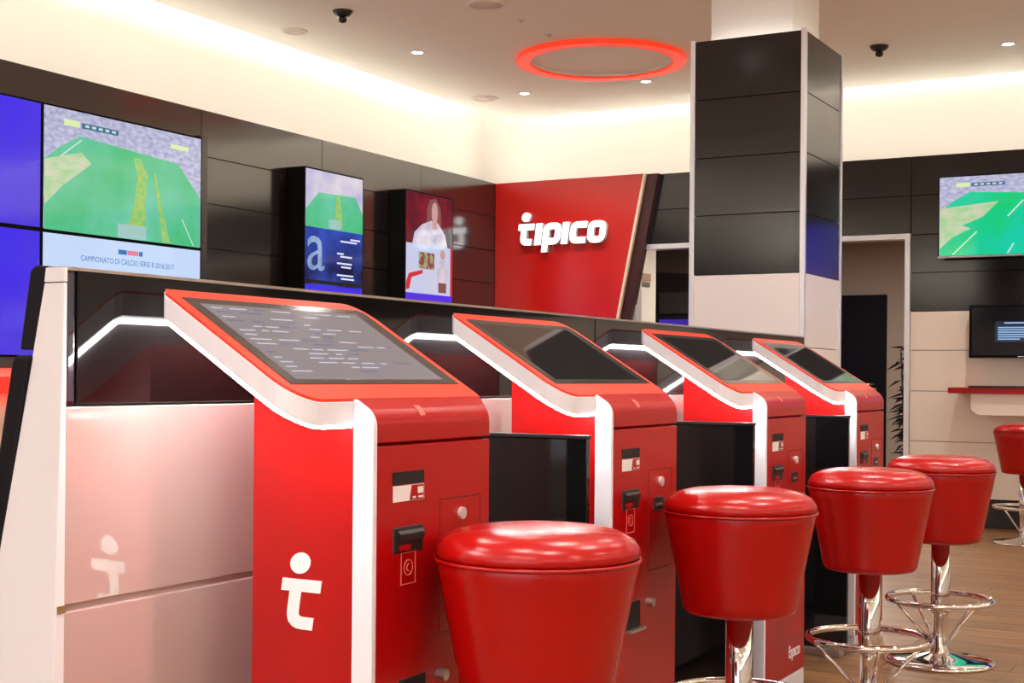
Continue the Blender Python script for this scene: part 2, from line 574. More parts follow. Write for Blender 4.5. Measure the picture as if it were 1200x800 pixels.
MB().box(COLX0 + 0.04, COLX1 - 0.04, COLY0 + 0.035, COLY0 + 0.06, TOP - 0.06, TOP - 0.04).box(
    COLX0 + 0.035, COLX0 + 0.06, COLY0 + 0.06, COLY1 - 0.04, TOP - 0.06, TOP - 0.04).build('light_strip', glow('cove_led', (1, 0.95, 0.89, 1), COVE_S), col)


# ------------------------------------------------------------------ counter
CY = 1.94
cnt = thing('counter', 'long counter with black gloss upstand and white panels behind the red terminals', 'counter', (1.80, CY, 0))
L = 6.24 - 1.80
MB().prism([(0.02, 0.02), (0.02, 1.27), (0.045, 1.27), (0.24, 0.02)], 0.02, L, 'X').build('body', DARK_GAP, cnt)
bx = [0.0, 2.218, L]
for i in range(2):
    MB().box(bx[i] + (0.03 if i == 0 else 0.002), bx[i + 1] - 0.002, 0.0, 0.02, 1.040, 1.286).build('upper_panel', BLACK_GLASS, cnt, 0.002, bseg=1)
    MB().box(bx[i] + (0.001 if i == 0 else 0.002), bx[i + 1] - 0.002, -0.004, 0.02, 0.674, 1.036).build('lower_panel', WHITE_GLOSS_TINTED, cnt, 0.003)
    MB().box(bx[i] + (0.001 if i == 0 else 0.002), bx[i + 1] - 0.002, -0.004, 0.02, 0.04, 0.662).build('lower_panel', WHITE_GLOSS_TINTED, cnt, 0.003)
MB().box(0.0, L, 0.006, 0.02, 0.660, 0.676).build('groove', mat('groove_pink', (0.5, 0.36, 0.32, 1), 0.4), cnt)
MB().box(0.001, 0.028, -0.001, 0.02, 1.038, 1.286).build('edge_strip', mat('dark_glass_strip', (0.01, 0.012, 0.03, 1), 0.04, 2.2), cnt, 0.008)
MB().box(0.0, L, 0.0, 0.052, 1.286, 1.292).build('top_rail', mat('bronze_rail', (0.5, 0.42, 0.36, 1), 0.3, metal=0.8), cnt)
# white end panel (leans slightly), black shell behind it
def slanted(poly, th):
    mb = MB()
    n = len(poly)
    xo = lambda z: -0.040 + 0.034 * min(1, z / 1.29)
    a = [(xo(z) - th, y, z) for y, z in poly]
    b = [(0.0, y, z) for y, z in poly]
    mb.add(a + b, [(i, (i + 1) % n, n + (i + 1) % n, n + i) for i in range(n)] + [tuple(range(n - 1, -1, -1)), tuple(range(n, 2 * n))])
    return mb
slanted([(-0.006, 0.02), (-0.006, 1.262), (0.046, 1.262), (0.29, 0.02)], 0.0).build('end_panel', mat('white_laminate_end', (0.83, 0.80, 0.83, 1), 0.35), cnt, 0.002)
slanted([(-0.006, 1.264), (-0.006, 1.290), (0.043, 1.290), (0.046, 1.264)], 0.0).build('end_cap', mat('white_laminate_end', (0.7, 0.7, 0.7, 1)), cnt)
sh1 = [(0.047, 1.15), (0.047, 1.296), (0.078, 1.296), (0.088, 1.285), (0.112, 1.15)]
MB().prism([(0.067, 1.140), (0.044, 1.262), (0.044, 1.294), (0.074, 1.296), (0.086, 1.286), (0.112, 1.140)], -0.005, L, 'X').build('back_shell', BLACK_SATIN, cnt, 0.004)
MB().prism([(0.289, 0.02), (0.069, 1.130), (0.104, 1.130), (0.116, 1.122), (0.330, 0.02)], -0.02, L, 'X').build('back_shell', BLACK_SATIN, cnt, 0.006)
MB().box(-0.018, 0.0005, -0.008, 0.012, 0.661, 0.675).build('groove_end', BROWN, cnt)

# ------------------------------------------------------------------ betting terminals
K = 0.6166


def zt(y):
    return 1.262 + K * (y - 0.386)


XR, XL, YF, YB_ = 0.470, -0.174, 0.047, 0.386
out_plan = ([(XL, YB_ - 0.012), (XL + 0.012, YB_)] + arc(XR - 0.06, YB_ - 0.06, 0.06, 90, 0, 6) + [(XR, YF + 0.012), (XR - 0.004, YF)]
            + [(0.0, YF)] + arc(XL + 0.07, YF + 0.07, 0.07, 270, 180, 8))


def slab(plan, top, bot, inset=0.0):
    """closed slab following the tilted top of the terminal"""
    n = len(plan)
    a = [(px, py, zt(py) + top) for px, py in plan]
    b = [(px, py, zt(py) + bot) for px, py in plan]
    return MB().add(a + b, [(i, (i + 1) % n, n + (i + 1) % n, n + i) for i in range(n)] + [tuple(range(n)), tuple(range(2 * n - 1, n - 1, -1))])


def make_terminal():
    t = thing('betting_terminal', '', 'terminal', (0, 0, 0), group='red betting terminals along the counter')
    ped = [(0.006, 0.065), (0.006, 0.958), (0.02, 0.97), (0.06, zt(0.06) - 0.052), (0.30, zt(0.30) - 0.046), (0.30, 0.065)]
    side = [(0.047, 0.065), (0.047, 1.006), (0.30, zt(0.30) - 0.045), (0.30, 0.065)]
    MB().prism(ped, 0.012, 0.42, 'X').build('pedestal', RED, t)
    MB().prism(side, 0.004, 0.012, 'X').build('side_panel', RED, t)
    MB().prism(side, 0.42, 0.427, 'X').build('flank_panel', BLACK, t)
    MB().box(0.0, 0.427, 0.0, 0.30, 0.0, 0.062).build('plinth', WHITE_BAND, t, 0.003)
    # white edge strip with the rounded shoulder
    rnd = arc(0.045, zt(0.045) - 0.045 / math.cos(math.atan(K)), 0.045, 180, 90 + math.degrees(math.atan(K)), 7)
    MB().prism([(0.0, 0.065)] + rnd + [(0.047, zt(0.047)), (0.047, 0.065)], -0.010, 0.004, 'X').build('edge_strip', WHITE_BAND, t, 0.002)
    # front faces
    MB().box(0.004, 0.427, 0.0, 0.008, 0.065, 0.963).build('front_panel', RED, t, 0.002)
    lid = [(0.0, 0.969)] + rnd + [(0.047, zt(0.047) - 0.001), (0.075, zt(0.075) - 0.001), (0.075, 0.969)]
    nl = len(lid)
    xr_ = lambda py: 0.428 + 0.040 * min(1, max(0, py) / 0.05) ** 1.5
    MB().add([(0.002, py, pz) for py, pz in lid] + [(xr_(py) if pz > 0.98 else 0.428, py, pz) for py, pz in lid],
             [(i, (i + 1) % nl, nl + (i + 1) % nl, nl + i) for i in range(nl)] + [tuple(range(nl - 1, -1, -1)), tuple(range(nl, 2 * nl))]).build('lid_front', RED, t, 0.002)
    # head: white band, red surround, screen
    slab(out_plan, -0.006, -0.050).build('head', WHITE_BAND, t)
    inner = [(0.15 + (px - 0.15) * 0.994, 0.22 + (py - 0.22) * 0.992) for px, py in out_plan]
    slab(inner, 0.0, -0.008).build('screen_surround', RED_TOP_LIT, t)
    bz = [(-0.143, 0.358), (0.432, 0.358), (0.446, 0.345), (0.446, 0.091), (-0.143, 0.091)]
    sc_ = slab(bz, 0.0015, -0.001).build('bezel', BEZEL, t)
    dp = [(-0.113, 0.339), (0.40, 0.339), (0.40, 0.105), (-0.113, 0.105)]
    slab(dp, 0.0022, 0.0).build('display', GLASS_SCREEN, sc_)
    # LED strip below the rim of the head
    pth = [(XR - 0.06, YB_ - 0.012), (XL + 0.014, YB_ - 0.012), (XL + 0.008, YB_ - 0.02)] + [(px + 0.006, py + 0.006) for px, py in arc(XL + 0.07, YF + 0.07, 0.07, 180, 270, 8)] + [(-0.012, YF + 0.006)]
    MB().tube([(px, py, zt(py) - 0.053) for px, py in pth], 0.0065, 6).build('light_strip', LED, t)
    # lettering: t emblem on the open side
    gl, _ = glyphs('t', 0.25)
    S = 0.098
    logo = MB()
    for p in gl[0][1]:
        q = [(0.222 - a * S * 1.16, 0.600 + b * S) for a, b in p]
        logo.prism(q, 0.0025 - 0.00006 * len(logo.f) / 6, 0.0045, 'X')
    logo.build('emblem', PRINT_WHITE, t)
    # front fittings
    MB().box(0.055, 0.165, -0.002, 0.004, 0.886, 0.911).build('ticket_slot', BLACK_HOLE, t)
    lb = MB().box(0.057, 0.165, -0.002, 0.004, 0.853, 0.884).build('sticker', PRINT_WHITE, t)
    MB().flat([[(0.112, 0.854), (0.163, 0.854), (0.163, 0.883), (0.119, 0.883)]], -0.0025).build('red_print', RED, lb)
    MB().flat([rect(0.140, 0.160, 0.866, 0.879), rect(0.122, 0.134, 0.857, 0.861), rect(0.142, 0.160, 0.857, 0.861)], -0.003).build('white_print', PRINT_WHITE, lb)
    rd = MB().box(0.058, 0.163, -0.003, 0.004, 0.752, 0.804).build('card_reader', BLACK, t, 0.003)
    MB().prism([(-0.003, 0.796), (-0.009, 0.790), (-0.008, 0.776), (-0.003, 0.778)], 0.072, 0.158, 'X').build('reader_lip', BLACK, rd)
    MB().box(0.075, 0.11, -0.008, -0.002, 0.758, 0.768).build('reader_light', RED, rd)
    fx0, fx1, fz0, fz1 = 0.087, 0.137, 0.690, 0.752
    nf = MB()
    nf.flat(stroke([(fx0, fz0), (fx1, fz0), (fx1, fz1), (fx0, fz1)], 0.0015, True), -0.0015, 0.0015)
    nf.flat(stroke(disc(0.112, 0.722, 0.015, 20), 0.0018, True), -0.0015, 0.0015)
    nf.flat(stroke(arc(0.114, 0.722, 0.007, 90, 270, 8), 0.002), -0.0015, 0.0015)
    nf.build('contactless_mark', PRINT_PINK, t)['kind'] = 'stuff'
    dgap = MB()
    dgap.flat(stroke([(0.228, 0.575), (0.228, 0.846), (0.388, 0.846), (0.388, 0.575)], 0.003, True), -0.0006, 0.002)
    dgap.build('door_gap', mat('dark_red_gap', srgb(110, 8, 10), 0.6), t)
    sd = MB().box(0.2305, 0.3855, -0.001, 0.004, 0.5775, 0.8435).build('service_door', RED, t, 0.001)
    MB().add(*_cyl(0.308, -0.008, 0.001, 0.813, 0.013)).build('lock', mat('bright_lock', (0.85, 0.85, 0.85, 1), 0.3, metal=0.6), sd)
    MB().box(0.262, 0.328, -0.004, 0.002, 0.735, 0.772).build('receipt_slot', BLACK, sd, 0.003)
    MB().box(0.272, 0.310, -0.007, -0.003, 0.747, 0.754).build('slot_lip', STEEL, sd)
    MB().add(*_cyl(0.226, -0.02, 0.001, 0.492, 0.012)).build('knob', STEEL, t)
    pk = MB().box(0.083, 0.178, -0.002, 0.004, 0.432, 0.505).build('ticket_tray', BLACK_HOLE, t, 0.002)
    MB().box(0.083, 0.178, -0.02, -0.002, 0.428, 0.436).build('tray_lip', STEEL, pk, 0.002)
    # badge on the rounded shoulder, lettering at the foot
    bd = MB()
    bd.prism([(p_[0], p_[1]) for p_ in rnd[3:]] + [(p_[0] - 0.0012, p_[1] + 0.0016) for p_ in reversed(rnd[3:])], 0.158, 0.176, 'X')
    bd.build('badge', PRINT_PINK, t)
    gl, wd = glyphs('tipico', 0.24)
    s = 0.125 / wd
    tx = MB()
    for ch, polys in gl:
        for k, p in enumerate(polys):
            tx.flat([[(0.250 + a * s, 0.122 + b * s * 1.05) for a, b in p]], -0.001 - 0.00005 * k, 0.002)
    tx.build('lettering', PRINT_WHITE, t)['kind'] = 'stuff'
    return t


def _cyl(cx, y0, y1, cz_, r, n=16):
    vs = [(cx + r * math.cos(2 * math.pi * i / n), y, cz_ + r * math.sin(2 * math.pi * i / n)) for y in (y0, y1) for i in range(n)]
    fs = [(i, (i + 1) % n, n + (i + 1) % n, n + i) for i in range(n)] + [tuple(range(n)), tuple(range(2 * n - 1, n - 1, -1))]
    return vs, fs


TX = [2.16, 3.217, 4.425, 5.53]
TL = ['red betting terminal beside the white counter end, rows of text on its tilted screen',
      'red betting terminal second from the white counter end, behind the first bar stool',
      'red betting terminal third from the white counter end, small lettering at its foot',
      'red betting terminal last in the row, nearest the column and the doorway']
term = make_terminal()
for i, xx in enumerate(TX):
    t = term if i == 0 else copy_tree(term)
    t.location = (xx, 1.5, 0)
    t['label'] = TL[i]
    if i == 0:
        first = t
# rows of text shown on the first terminal's screen
disp = [c for c in first.children if c.name.startswith('bezel')][0].children[0]
disp.data = disp.data.copy()
disp.data.materials.clear()
disp.data.materials.append(mat('lit_screen_glass', (0.05, 0.05, 0.055, 1), 0.06, 2.4, emit=(0.42, 0.40, 0.46, 1), es=0.24))
rows = MB()
blocks = MB()
rnd_ = random.Random(3)
for r_ in range(15):
    yy = 0.325 - r_ * 0.0142
    xx = -0.095
    while xx < (0.20 if r_ % 4 else 0.36):
        ln = rnd_.uniform(0.02, 0.07)
        if rnd_.random() < 0.72:
            wd_ = min(ln, 0.37 - xx)
            tgt = rows if rnd_.random() < 0.75 else blocks
            hh = 0.003 if tgt is rows else 0.006
            a = [(xx, yy), (xx + wd_, yy), (xx + wd_, yy + hh), (xx, yy + hh)]
            tgt.add([(px, py, zt(py) + 0.0027) for px, py in a], [(0, 1, 2, 3)])
        xx += ln + rnd_.uniform(0.008, 0.03)
rows.build('text_rows', glow('screen_text', (0.66, 0.67, 0.80, 1), 0.9), first)['kind'] = 'stuff'
blocks.build('text_blocks', glow('screen_blocks', (0.32, 0.34, 0.50, 1), 0.5), first)['kind'] = 'stuff'

# black partitions between the terminals
DL = ['black gloss partition panel between the first and second terminal from the counter end',
      'black gloss partition panel between the second and third terminal from the counter end',
      'black gloss partition panel beside the last terminal, nearest the column']
for i, xx in enumerate((3.066, 4.288, 5.408)):
    d = thing('partition_panel', DL[i], 'partition', (xx, 1.5, 0), group='black partitions between terminals')
    MB().box(0, 0.02, 0, 0.43, 0.03, 0.944).build('panel', mat('black_mirror_panel', (0.006, 0.006, 0.007, 1), 0.05, 1.5), d, 0.002)
    MB().box(-0.003, 0.023, -0.002, 0.43, 0.944, 0.954).build('cap', BLACK, d, 0.002)
    MB().box(-0.02, 0.04, 0.02, 0.41, 0.0, 0.03).build('foot', STEEL, d, 0.004)


# ------------------------------------------------------------------ bar stools
def make_stool():
    t = thing('bar_stool', '', 'stool', group='red leather bar stools in front of the terminals')
    MB().lathe([(0.0, 0.470), (0.125, 0.470), (0.143, 0.474), (0.151, 0.484), (0.154, 0.50), (0.168, 0.57), (0.184, 0.65), (0.196, 0.71), (0.201, 0.735), (0.198, 0.742), (0.0, 0.742)], seg=48).build('skirt', LEATHER, t)
    MB().lathe([(0.0, 0.742), (0.197, 0.742), (0.203, 0.752), (0.201, 0.763), (0.190, 0.779), (0.168, 0.792), (0.135, 0.800), (0.09, 0.8045), (0.0, 0.806)], seg=48).build('cushion', LEATHER, t)
    MB().tube([(0.2025 * math.cos(2 * math.pi * i / 48), 0.2025 * math.sin(2 * math.pi * i / 48), 0.741) for i in range(48)], 0.0042, 6, True).build('piping', LEATHER, t)
    MB().lathe([(0.0, 0.47), (0.036, 0.47), (0.036, 0.20), (0.034, 0.195), (0.030, 0.19), (0.030, 0.06), (0.040, 0.045), (0.040, 0.03), (0.0, 0.03)], seg=32).build('pole', CHROME, t)
    MB().lathe([(0.0, 0.045), (0.045, 0.040), (0.09, 0.028), (0.15, 0.021), (0.192, 0.017), (0.205, 0.012), (0.207, 0.006), (0.204, 0.0), (0.0, 0.0)], seg=56).build('base', CHROME, t)
    ring = MB().tube([(0.197 * math.cos(2 * math.pi * i / 56), 0.197 * math.sin(2 * math.pi * i / 56), 0.245) for i in range(56)], 0.0115, 10, True).build('foot_ring', CHROME, t)
    for k in range(4):
        a = R(38 + 90 * k)
        MB().tube([(0.19 * math.cos(a), 0.19 * math.sin(a), 0.238), (0.034 * math.cos(a), 0.034 * math.sin(a), 0.075)], 0.0062, 8).build('strut', CHROME, t)
    return t


SL = ['red leather bar stool in front of the first terminal from the white counter end',
      'red leather bar stool in front of the second terminal, beside small lettering',
      'red leather bar stool with chrome foot ring in front of the third terminal',
      'red leather bar stool in front of the last terminal, whole round chrome base showing',
      'red leather bar stool under the wall shelf with the red edge']
SP = [(2.41, 1.285, 0), (3.536, 1.272, 20), (4.56, 1.19, -14), (5.51, 1.163, 8), (9.80, 1.52, 20)]
st = make_stool()
for i, (sx, sy, a) in enumerate(SP):
    o = st if i == 0 else copy_tree(st)
    o.location = (sx, sy, 0)
    o.rotation_euler = (0, 0, R(a))
    o['label'] = SL[i]
    if i == 4:
        o['group'] = 'red leather bar stools along the back wall'


# ------------------------------------------------------------------ screens
def LIN(r, g, b):
    return srgb(r, g, b)


G_CROWD = glow('crowd', LIN(160, 165, 205), 0.9, noise=LIN(210, 208, 232), nscale=22, stretch=(1, 1, 2))
G_PITCH = glow('pitch', LIN(48, 190, 105), 0.9, noise=LIN(118, 208, 178), nscale=2.2, lo=0.3, hi=0.7)
G_PITCH2 = glow('pitch_bright', LIN(0, 205, 110), 0.95, noise=LIN(10, 205, 170), nscale=3)
G_PALE = glow('pale_grass', LIN(165, 215, 150), 0.9, noise=LIN(215, 215, 190), nscale=9, stretch=(1, 1, 3))
G_YEL = glow('yellow_patch', LIN(190, 205, 90), 0.9, noise=LIN(110, 205, 130), nscale=26)
G_LINE = glow('pitch_line', LIN(205, 235, 220), 0.9)
G_BAR = glow('score_bar', LIN(70, 110, 150), 0.9)
G_BARY = glow('score_badge', LIN(215, 235, 170), 1.0)
G_BLUE = glow('blue_screen', LIN(58, 36, 232), 1.0, noise=LIN(74, 52, 214), nscale=1.2)
G_ICE = glow('ice_screen', LIN(196, 214, 246), 1.0)
G_INK = glow('blue_ink', LIN(60, 110, 180), 1.0)
G_PINK = glow('pink_ink', LIN(230, 120, 150), 1.0)
G_GREYBOX = glow('grey_overlay', LIN(165, 205, 200), 0.9)


def screen(label, w_, h_, loc, rz=0.0, d=0.06, m=SCREEN_BLACK, g=0.012, face=None, cat='screen', group=None, name='wall_screen'):
    t = thing(name, label, cat, loc, rz, group)
    MB().box(0, w_, 0, d, 0, h_).build('housing', m, t, 0.003)
    di = MB().flat([rect(g, w_ - g, g, h_ - g)], -0.001, 0.002).build('display', face, t)
    return t, di


def P(pts, w_, h_):
    return [(a * w_, b * h_) for a, b in pts]


def football(di, w_, h_, z0=0.0, bright=False, y=-0.002):
    q = lambda pts: [(a * w_, z0 + b * h_) for a, b in pts]
    MB().flat([q([(0.012, 0.01), (0.988, 0.01), (0.988, 0.45), (0.83, 0.72), (0.21, 0.79), (0.10, 0.68), (0.012, 0.56)])], y).build('pitch', G_PITCH2 if bright else G_PITCH, di)
    if bright:
        for pg in ([(0.012, 0.10), (0.012, 0.60), (0.40, 0.66), (0.30, 0.48), (0.16, 0.38), (0.22, 0.34), (0.10, 0.24)],
                   [(0.62, 0.58), (0.60, 0.72), (0.988, 0.75), (0.988, 0.62)],
                   [(0.80, 0.14), (0.82, 0.55), (0.988, 0.55), (0.988, 0.14)]):
            MB().flat([q(pg)], y - 0.001).build('pale_grass', G_PALE, di)
        MB().flat([s for s in stroke([q([(0.10, 0.02)])[0], q([(0.26, 0.30)])[0]], 0.008 * w_)] + [s for s in stroke([q([(0.46, 0.02)])[0], q([(0.50, 0.14)])[0]], 0.010 * w_)]
                  + [s for s in stroke([q([(0.46, 0.47)])[0], q([(0.56, 0.66)])[0]], 0.010 * w_)], y - 0.002).build('pitch_line', G_LINE, di)
    else:
        MB().flat([q([(0.012, 0.20), (0.012, 0.56), (0.22, 0.66), (0.28, 0.58), (0.12, 0.38)])], y - 0.001).build('pale_grass', G_PALE, di)
        MB().flat([q([(0.54, 0.70), (0.58, 0.70), (0.63, 0.56), (0.61, 0.30), (0.62, 0.10), (0.50, 0.10), (0.54, 0.30), (0.56, 0.52)]),
                   q([(0.66, 0.60), (0.68, 0.60), (0.72, 0.34), (0.78, 0.02), (0.73, 0.02), (0.70, 0.30)])], y - 0.001).build('worn_grass', G_YEL, di)
        MB().flat([s for s in stroke([q([(0.86, 0.24)])[0], q([(0.94, 0.02)])[0]], 0.006 * w_)] + [s for s in stroke([q([(0.10, 0.60)])[0], q([(0.22, 0.76)])[0]], 0.006 * w_)], y - 0.002).build('pitch_line', G_LINE, di)
    MB().flat([q(rect(0.22, 0.44, 0.855, 0.90))], y - 0.001).build('score_bar', G_BAR, di)
    tx = MB()
    for k in range(5):
        a = 0.24 + k * 0.04
        tx.flat([q(rect(a, a + 0.024, 0.868, 0.888))], y - 0.002)
    tx.build('score_text', G_LINE, di)['kind'] = 'stuff'
    MB().flat([q(rect(0.12, 0.21, 0.855, 0.905))], y - 0.001).build('score_badge', G_BARY, di)
    MB().flat([q(rect(0.78, 0.90, 0.845, 0.885))], y - 0.001).build('score_badge', G_BARY, di)
    MB().flat([q(rect(0.44, 0.62, 0.015, 0.13)) if not bright else q(rect(0.70, 0.988, 0.012, 0.12))], y - 0.0015).build('overlay_box', G_GREYBOX, di)


VW, VH, VY = 1.302, 0.712, 6.05
vx0, vz0 = 5.438, 1.890
t, di = screen('large screen of the video wall showing a football pitch', VW, VH, (vx0, VY, vz0), face=G_CROWD, d=0.09, group='video wall screens')
football(di, VW, VH)
t, di = screen('pale blue video wall screen with a line of championship text', VW, VH, (vx0, VY, vz0 - VH), face=G_ICE, d=0.09, group='video wall screens')
tx = MB()
add_text(tx, 'CAMPIONATO DI CALCIO SERIE B 2016/2017', 0.046, VW * 0.515, VH - 0.150, -0.003, 'CENTER', 0.84)
tx.build('caption', G_INK, di)['kind'] = 'stuff'
MB().flat([rect(0.58, 0.65, VH - 0.090, VH - 0.062), rect(0.75, 0.78, VH - 0.090, VH - 0.062)], -0.003).build('logo_bar', G_INK, di)
MB().flat([rect(0.655, 0.745, VH - 0.090, VH - 0.062)], -0.003).build('logo_bar', G_PINK, di)
t, di = screen('plain blue video wall screen beside the football screen', VW, VH, (vx0 - VW, VY, vz0), face=G_BLUE, d=0.09, group='video wall screens')
t, di = screen('plain blue video wall screen beside the pale text screen', VW, VH, (vx0 - VW, VY, vz0 - VH), face=G_BLUE, d=0.09, group='video wall screens')
vf = MB().box(4.06, vx0 + VW + 0.07, VY + 0.02, WY, vz0 - VH - 0.06, vz0 - VH).box(vx0 + VW + 0.006, vx0 + VW + 0.075, VY + 0.02, WY, vz0 - VH, vz0 + VH + 0.02)
vf = tag(vf.build('screen_frame', mat('bronze_frame', (0.05, 0.042, 0.036, 1), 0.25, 2.0)), 'dark frame around the video wall screens', 'frame')
rl = MB().box(3.6, 6.8, VY - 0.02, VY + 0.06, 0.98, 1.07)
tag(rl.build('red_light_bar', glow('red_led', (1.0, 0.01, 0.005, 1), 2.2)), 'glowing red light bar under the blue video wall screens', 'light')

# portrait screens standing off the panelled wall
PWD, PHT = 0.705, 1.24
BX = 7.683
t, di = screen('portrait screen showing a pitch above a blue panel with letter a', PWD, PHT, (BX, 5.96, 1.307), face=glow('navy_screen', LIN(14, 16, 60), 1.0, noise=LIN(50, 80, 190), nscale=3), d=0.145, name='portrait_screen', group='portrait screens')
ft = 1.24 - 0.415
MB().flat([rect(0.012, PWD - 0.012, ft, PHT - 0.012)], -0.0015).build('crowd', glow('pale_crowd', LIN(190, 185, 220), 0.9, noise=LIN(225, 215, 225), nscale=6), di)
MB().flat([[(0.012, ft), (PWD - 0.012, ft), (PWD - 0.012, ft + 0.14), (0.60, ft + 0.26), (0.16, ft + 0.25), (0.012, ft + 0.12)]], -0.003).build('pitch', G_PITCH, di)
MB().flat([[(0.37, ft + 0.25), (0.41, ft + 0.25), (0.45, ft + 0.02), (0.34, ft + 0.02)]], -0.004).build('worn_grass', G_YEL, di)
MB().flat([rect(0.28, 0.42, ft + 0.005, ft + 0.07)], -0.005).build('overlay_box', G_GREYBOX, di)
aa = MB()
add_text(aa, 'a', 0.52, 0.02, 0.525, -0.004)
aa.build('letter', glow('silver_letter', LIN(120, 150, 200), 0.9, noise=LIN(170, 190, 220), nscale=8), di)
lt = MB()
for (a, b, c) in ((0.54, 0.66, 0.765), (0.42, 0.62, 0.745), (0.38, 0.46, 0.655), (0.42, 0.56, 0.635), (0.38, 0.56, 0.585), (0.43, 0.55, 0.56), (0.38, 0.58, 0.50), (0.43, 0.59, 0.475)):
    lt.flat([rect(a, b, c, c + 0.012)], -0.004)
lt.build('text_lines', glow('white_text', LIN(225, 230, 255), 1.0), di)['kind'] = 'stuff'
MB().flat([rect(0.012, PWD - 0.012, 0.43, 0.455)], -0.003).build('dark_band', BLACK, di)
MB().flat([rect(0.012, PWD - 0.012, 0.10, 0.42)], -0.003).build('blue_band', G_BLUE, di)

BX = 8.945
t, di = screen('portrait screen with a dark red picture over a white picture, beside the red sign', PWD, PHT, (BX, 5.96, 1.302), face=glow('maroon_screen', LIN(46, 12, 26), 1.0, noise=LIN(120, 20, 40), nscale=5), d=0.145, name='portrait_screen', group='portrait screens')
zb = 2.13 - 1.302
skin = glow('poster_skin', LIN(205, 160, 160), 0.9)
hair = glow('poster_hair', LIN(128, 84, 80), 0.9)
dress = glow('poster_dress', LIN(190, 185, 210), 0.9, noise=LIN(225, 215, 225), nscale=10)
MB().flat([[(0.10, zb), (0.62, zb), (0.58, zb + 0.10), (0.47, zb + 0.19), (0.37, zb + 0.20), (0.24, zb + 0.16), (0.13, zb + 0.09)]], -0.003).build('figure_dress', dress, di)
MB().flat([[(0.30, zb + 0.14), (0.52, zb + 0.14), (0.51, zb + 0.31), (0.44, zb + 0.385), (0.35, zb + 0.365), (0.31, zb + 0.29)]], -0.0025).build('figure_hair', hair, di)
MB().flat([[(0.35 + 0.046 * math.cos(q) + 0.07, zb + 0.265 + 0.085 * math.sin(q)) for q in [2 * math.pi * i / 20 for i in range(20)]], rect(0.385, 0.455, zb + 0.13, zb + 0.20)], -0.004).build('figure_face', skin, di)
MB().flat([rect(0.012, PWD - 0.012, 0.44, zb)], -0.003).build('white_picture', glow('white_picture', LIN(205, 205, 228), 0.95, noise=LIN(190, 205, 240), nscale=3), di)
MB().flat([rect(0.19, 0.42, zb - 0.19, zb - 0.06)], -0.004).build('picture_inset', glow('colour_inset', LIN(150, 60, 80), 0.9, noise=LIN(150, 180, 110), nscale=14, lo=0.45, hi=0.55), di)
MB().flat([[(0.47, 0.50), (0.61, 0.50), (0.63, zb - 0.16), (0.58, zb - 0.10), (0.50, zb - 0.11), (0.46, zb - 0.18)]], -0.004).build('small_figure', dress, di)
MB().flat([disc(0.545, zb - 0.06, 0.04, 16)], -0.004).build('small_head', skin, di)
MB().flat([rect(0.48, 0.60, 0.46, 0.54)], -0.005).build('small_figure_legs', hair, di)
MB().flat([[(0.012, 0.46), (0.06, 0.47), (0.09, 0.56), (0.25, 0.60), (0.25, 0.63), (0.05, 0.59), (0.012, 0.52)]], -0.0045).build('red_shape', glow('poster_red', LIN(210, 50, 60), 0.9), di)
MB().flat([rect(0.66, PWD - 0.012, 0.44, zb)], -0.0045).build('red_stripe', glow('poster_red', LIN(210, 50, 60), 0.9), di)
MB().flat([rect(0.012, PWD - 0.012, 0.06, 0.44)], -0.0035).build('blue_band', G_BLUE, di)

# television and monitor on the back wall
t, di = screen('television showing a bright football pitch, high on the back wall', 1.08, 0.60, (10.56, 2.268, 2.012), R(-90), d=0.07, g=0.010, face=G_CROWD, cat='television', name='television')
football(di, 1.08, 0.60, bright=True)
MB().box(0.0, 1.08, -0.003, 0.05, -0.008, 0.004).build('chin', STEEL, t)
t, di = screen('black monitor with a small block of blue text above the wall shelf', 0.69, 0.39, (10.60, 2.045, 1.262), R(-90), d=0.06, g=0.02, face=mat('dark_monitor_glass', (0.008, 0.008, 0.012, 1), 0.12), cat='monitor', name='monitor')
MB().flat([rect(0.185, 0.52, 0.115, 0.268)], -0.002).build('text_box', glow('text_box', LIN(38, 48, 66), 0.9), di)
tx = MB()
for k in range(6):
    tx.flat([rect(0.205, (0.48, 0.40, 0.47, 0.45, 0.44, 0.36)[k], 0.132 + 0.017 * (5 - k), 0.141 + 0.017 * (5 - k))], -0.003)
tx.flat([rect(0.25, 0.45, 0.250, 0.260)], -0.003)
tx.build('text_rows', glow('monitor_text', LIN(150, 190, 235), 1.0), di)['kind'] = 'stuff'
MB().box(0.345, 0.40, -0.002, 0.0, 0.006, 0.012).build('maker_mark', PRINT_WHITE, t)
t, di = screen('large screen with blue picture on the back wall beyond the shelf', 1.4, 0.8, (10.56, 1.08, 1.50), R(-90), d=0.07, g=0.012, face=G_BLUE, cat='television', name='television')
MB().flat([rect(0.02, 1.38, 0.05, 0.3)], -0.003).build('pale_band', G_ICE, di)
MB().flat([rect(0.02, 1.38, 0.3, 0.36)], -0.004).build('pink_band', G_PINK, di)

# wall shelf
sh = thing('wall_shelf', 'cream wall shelf with a red front edge under the black monitor', 'shelf', (10.70, 0, 0))
MB().box(-0.42, 0.0, -1.2, 2.13, 1.000, 1.042).build('red_top', RED, sh, 0.003)
MB().box(-0.425, 0.0, -1.2, 1.985, 1.042, 1.056).build('dark_mat', BLACK, sh)
MB().prism([(1.97, 1.0), (1.97, 0.885), (1.92, 0.845), (-1.2, 0.845), (-1.2, 1.0)], -0.40, 0.0, 'X').build('shelf_body', CREAM_PANEL, sh, 0.002)
MB().lathe([(0.0, 0.838), (0.04, 0.838), (0.045, 0.845), (0.0, 0.845)], -0.2, 1.80, 16).build('shelf_light', STEEL, sh)

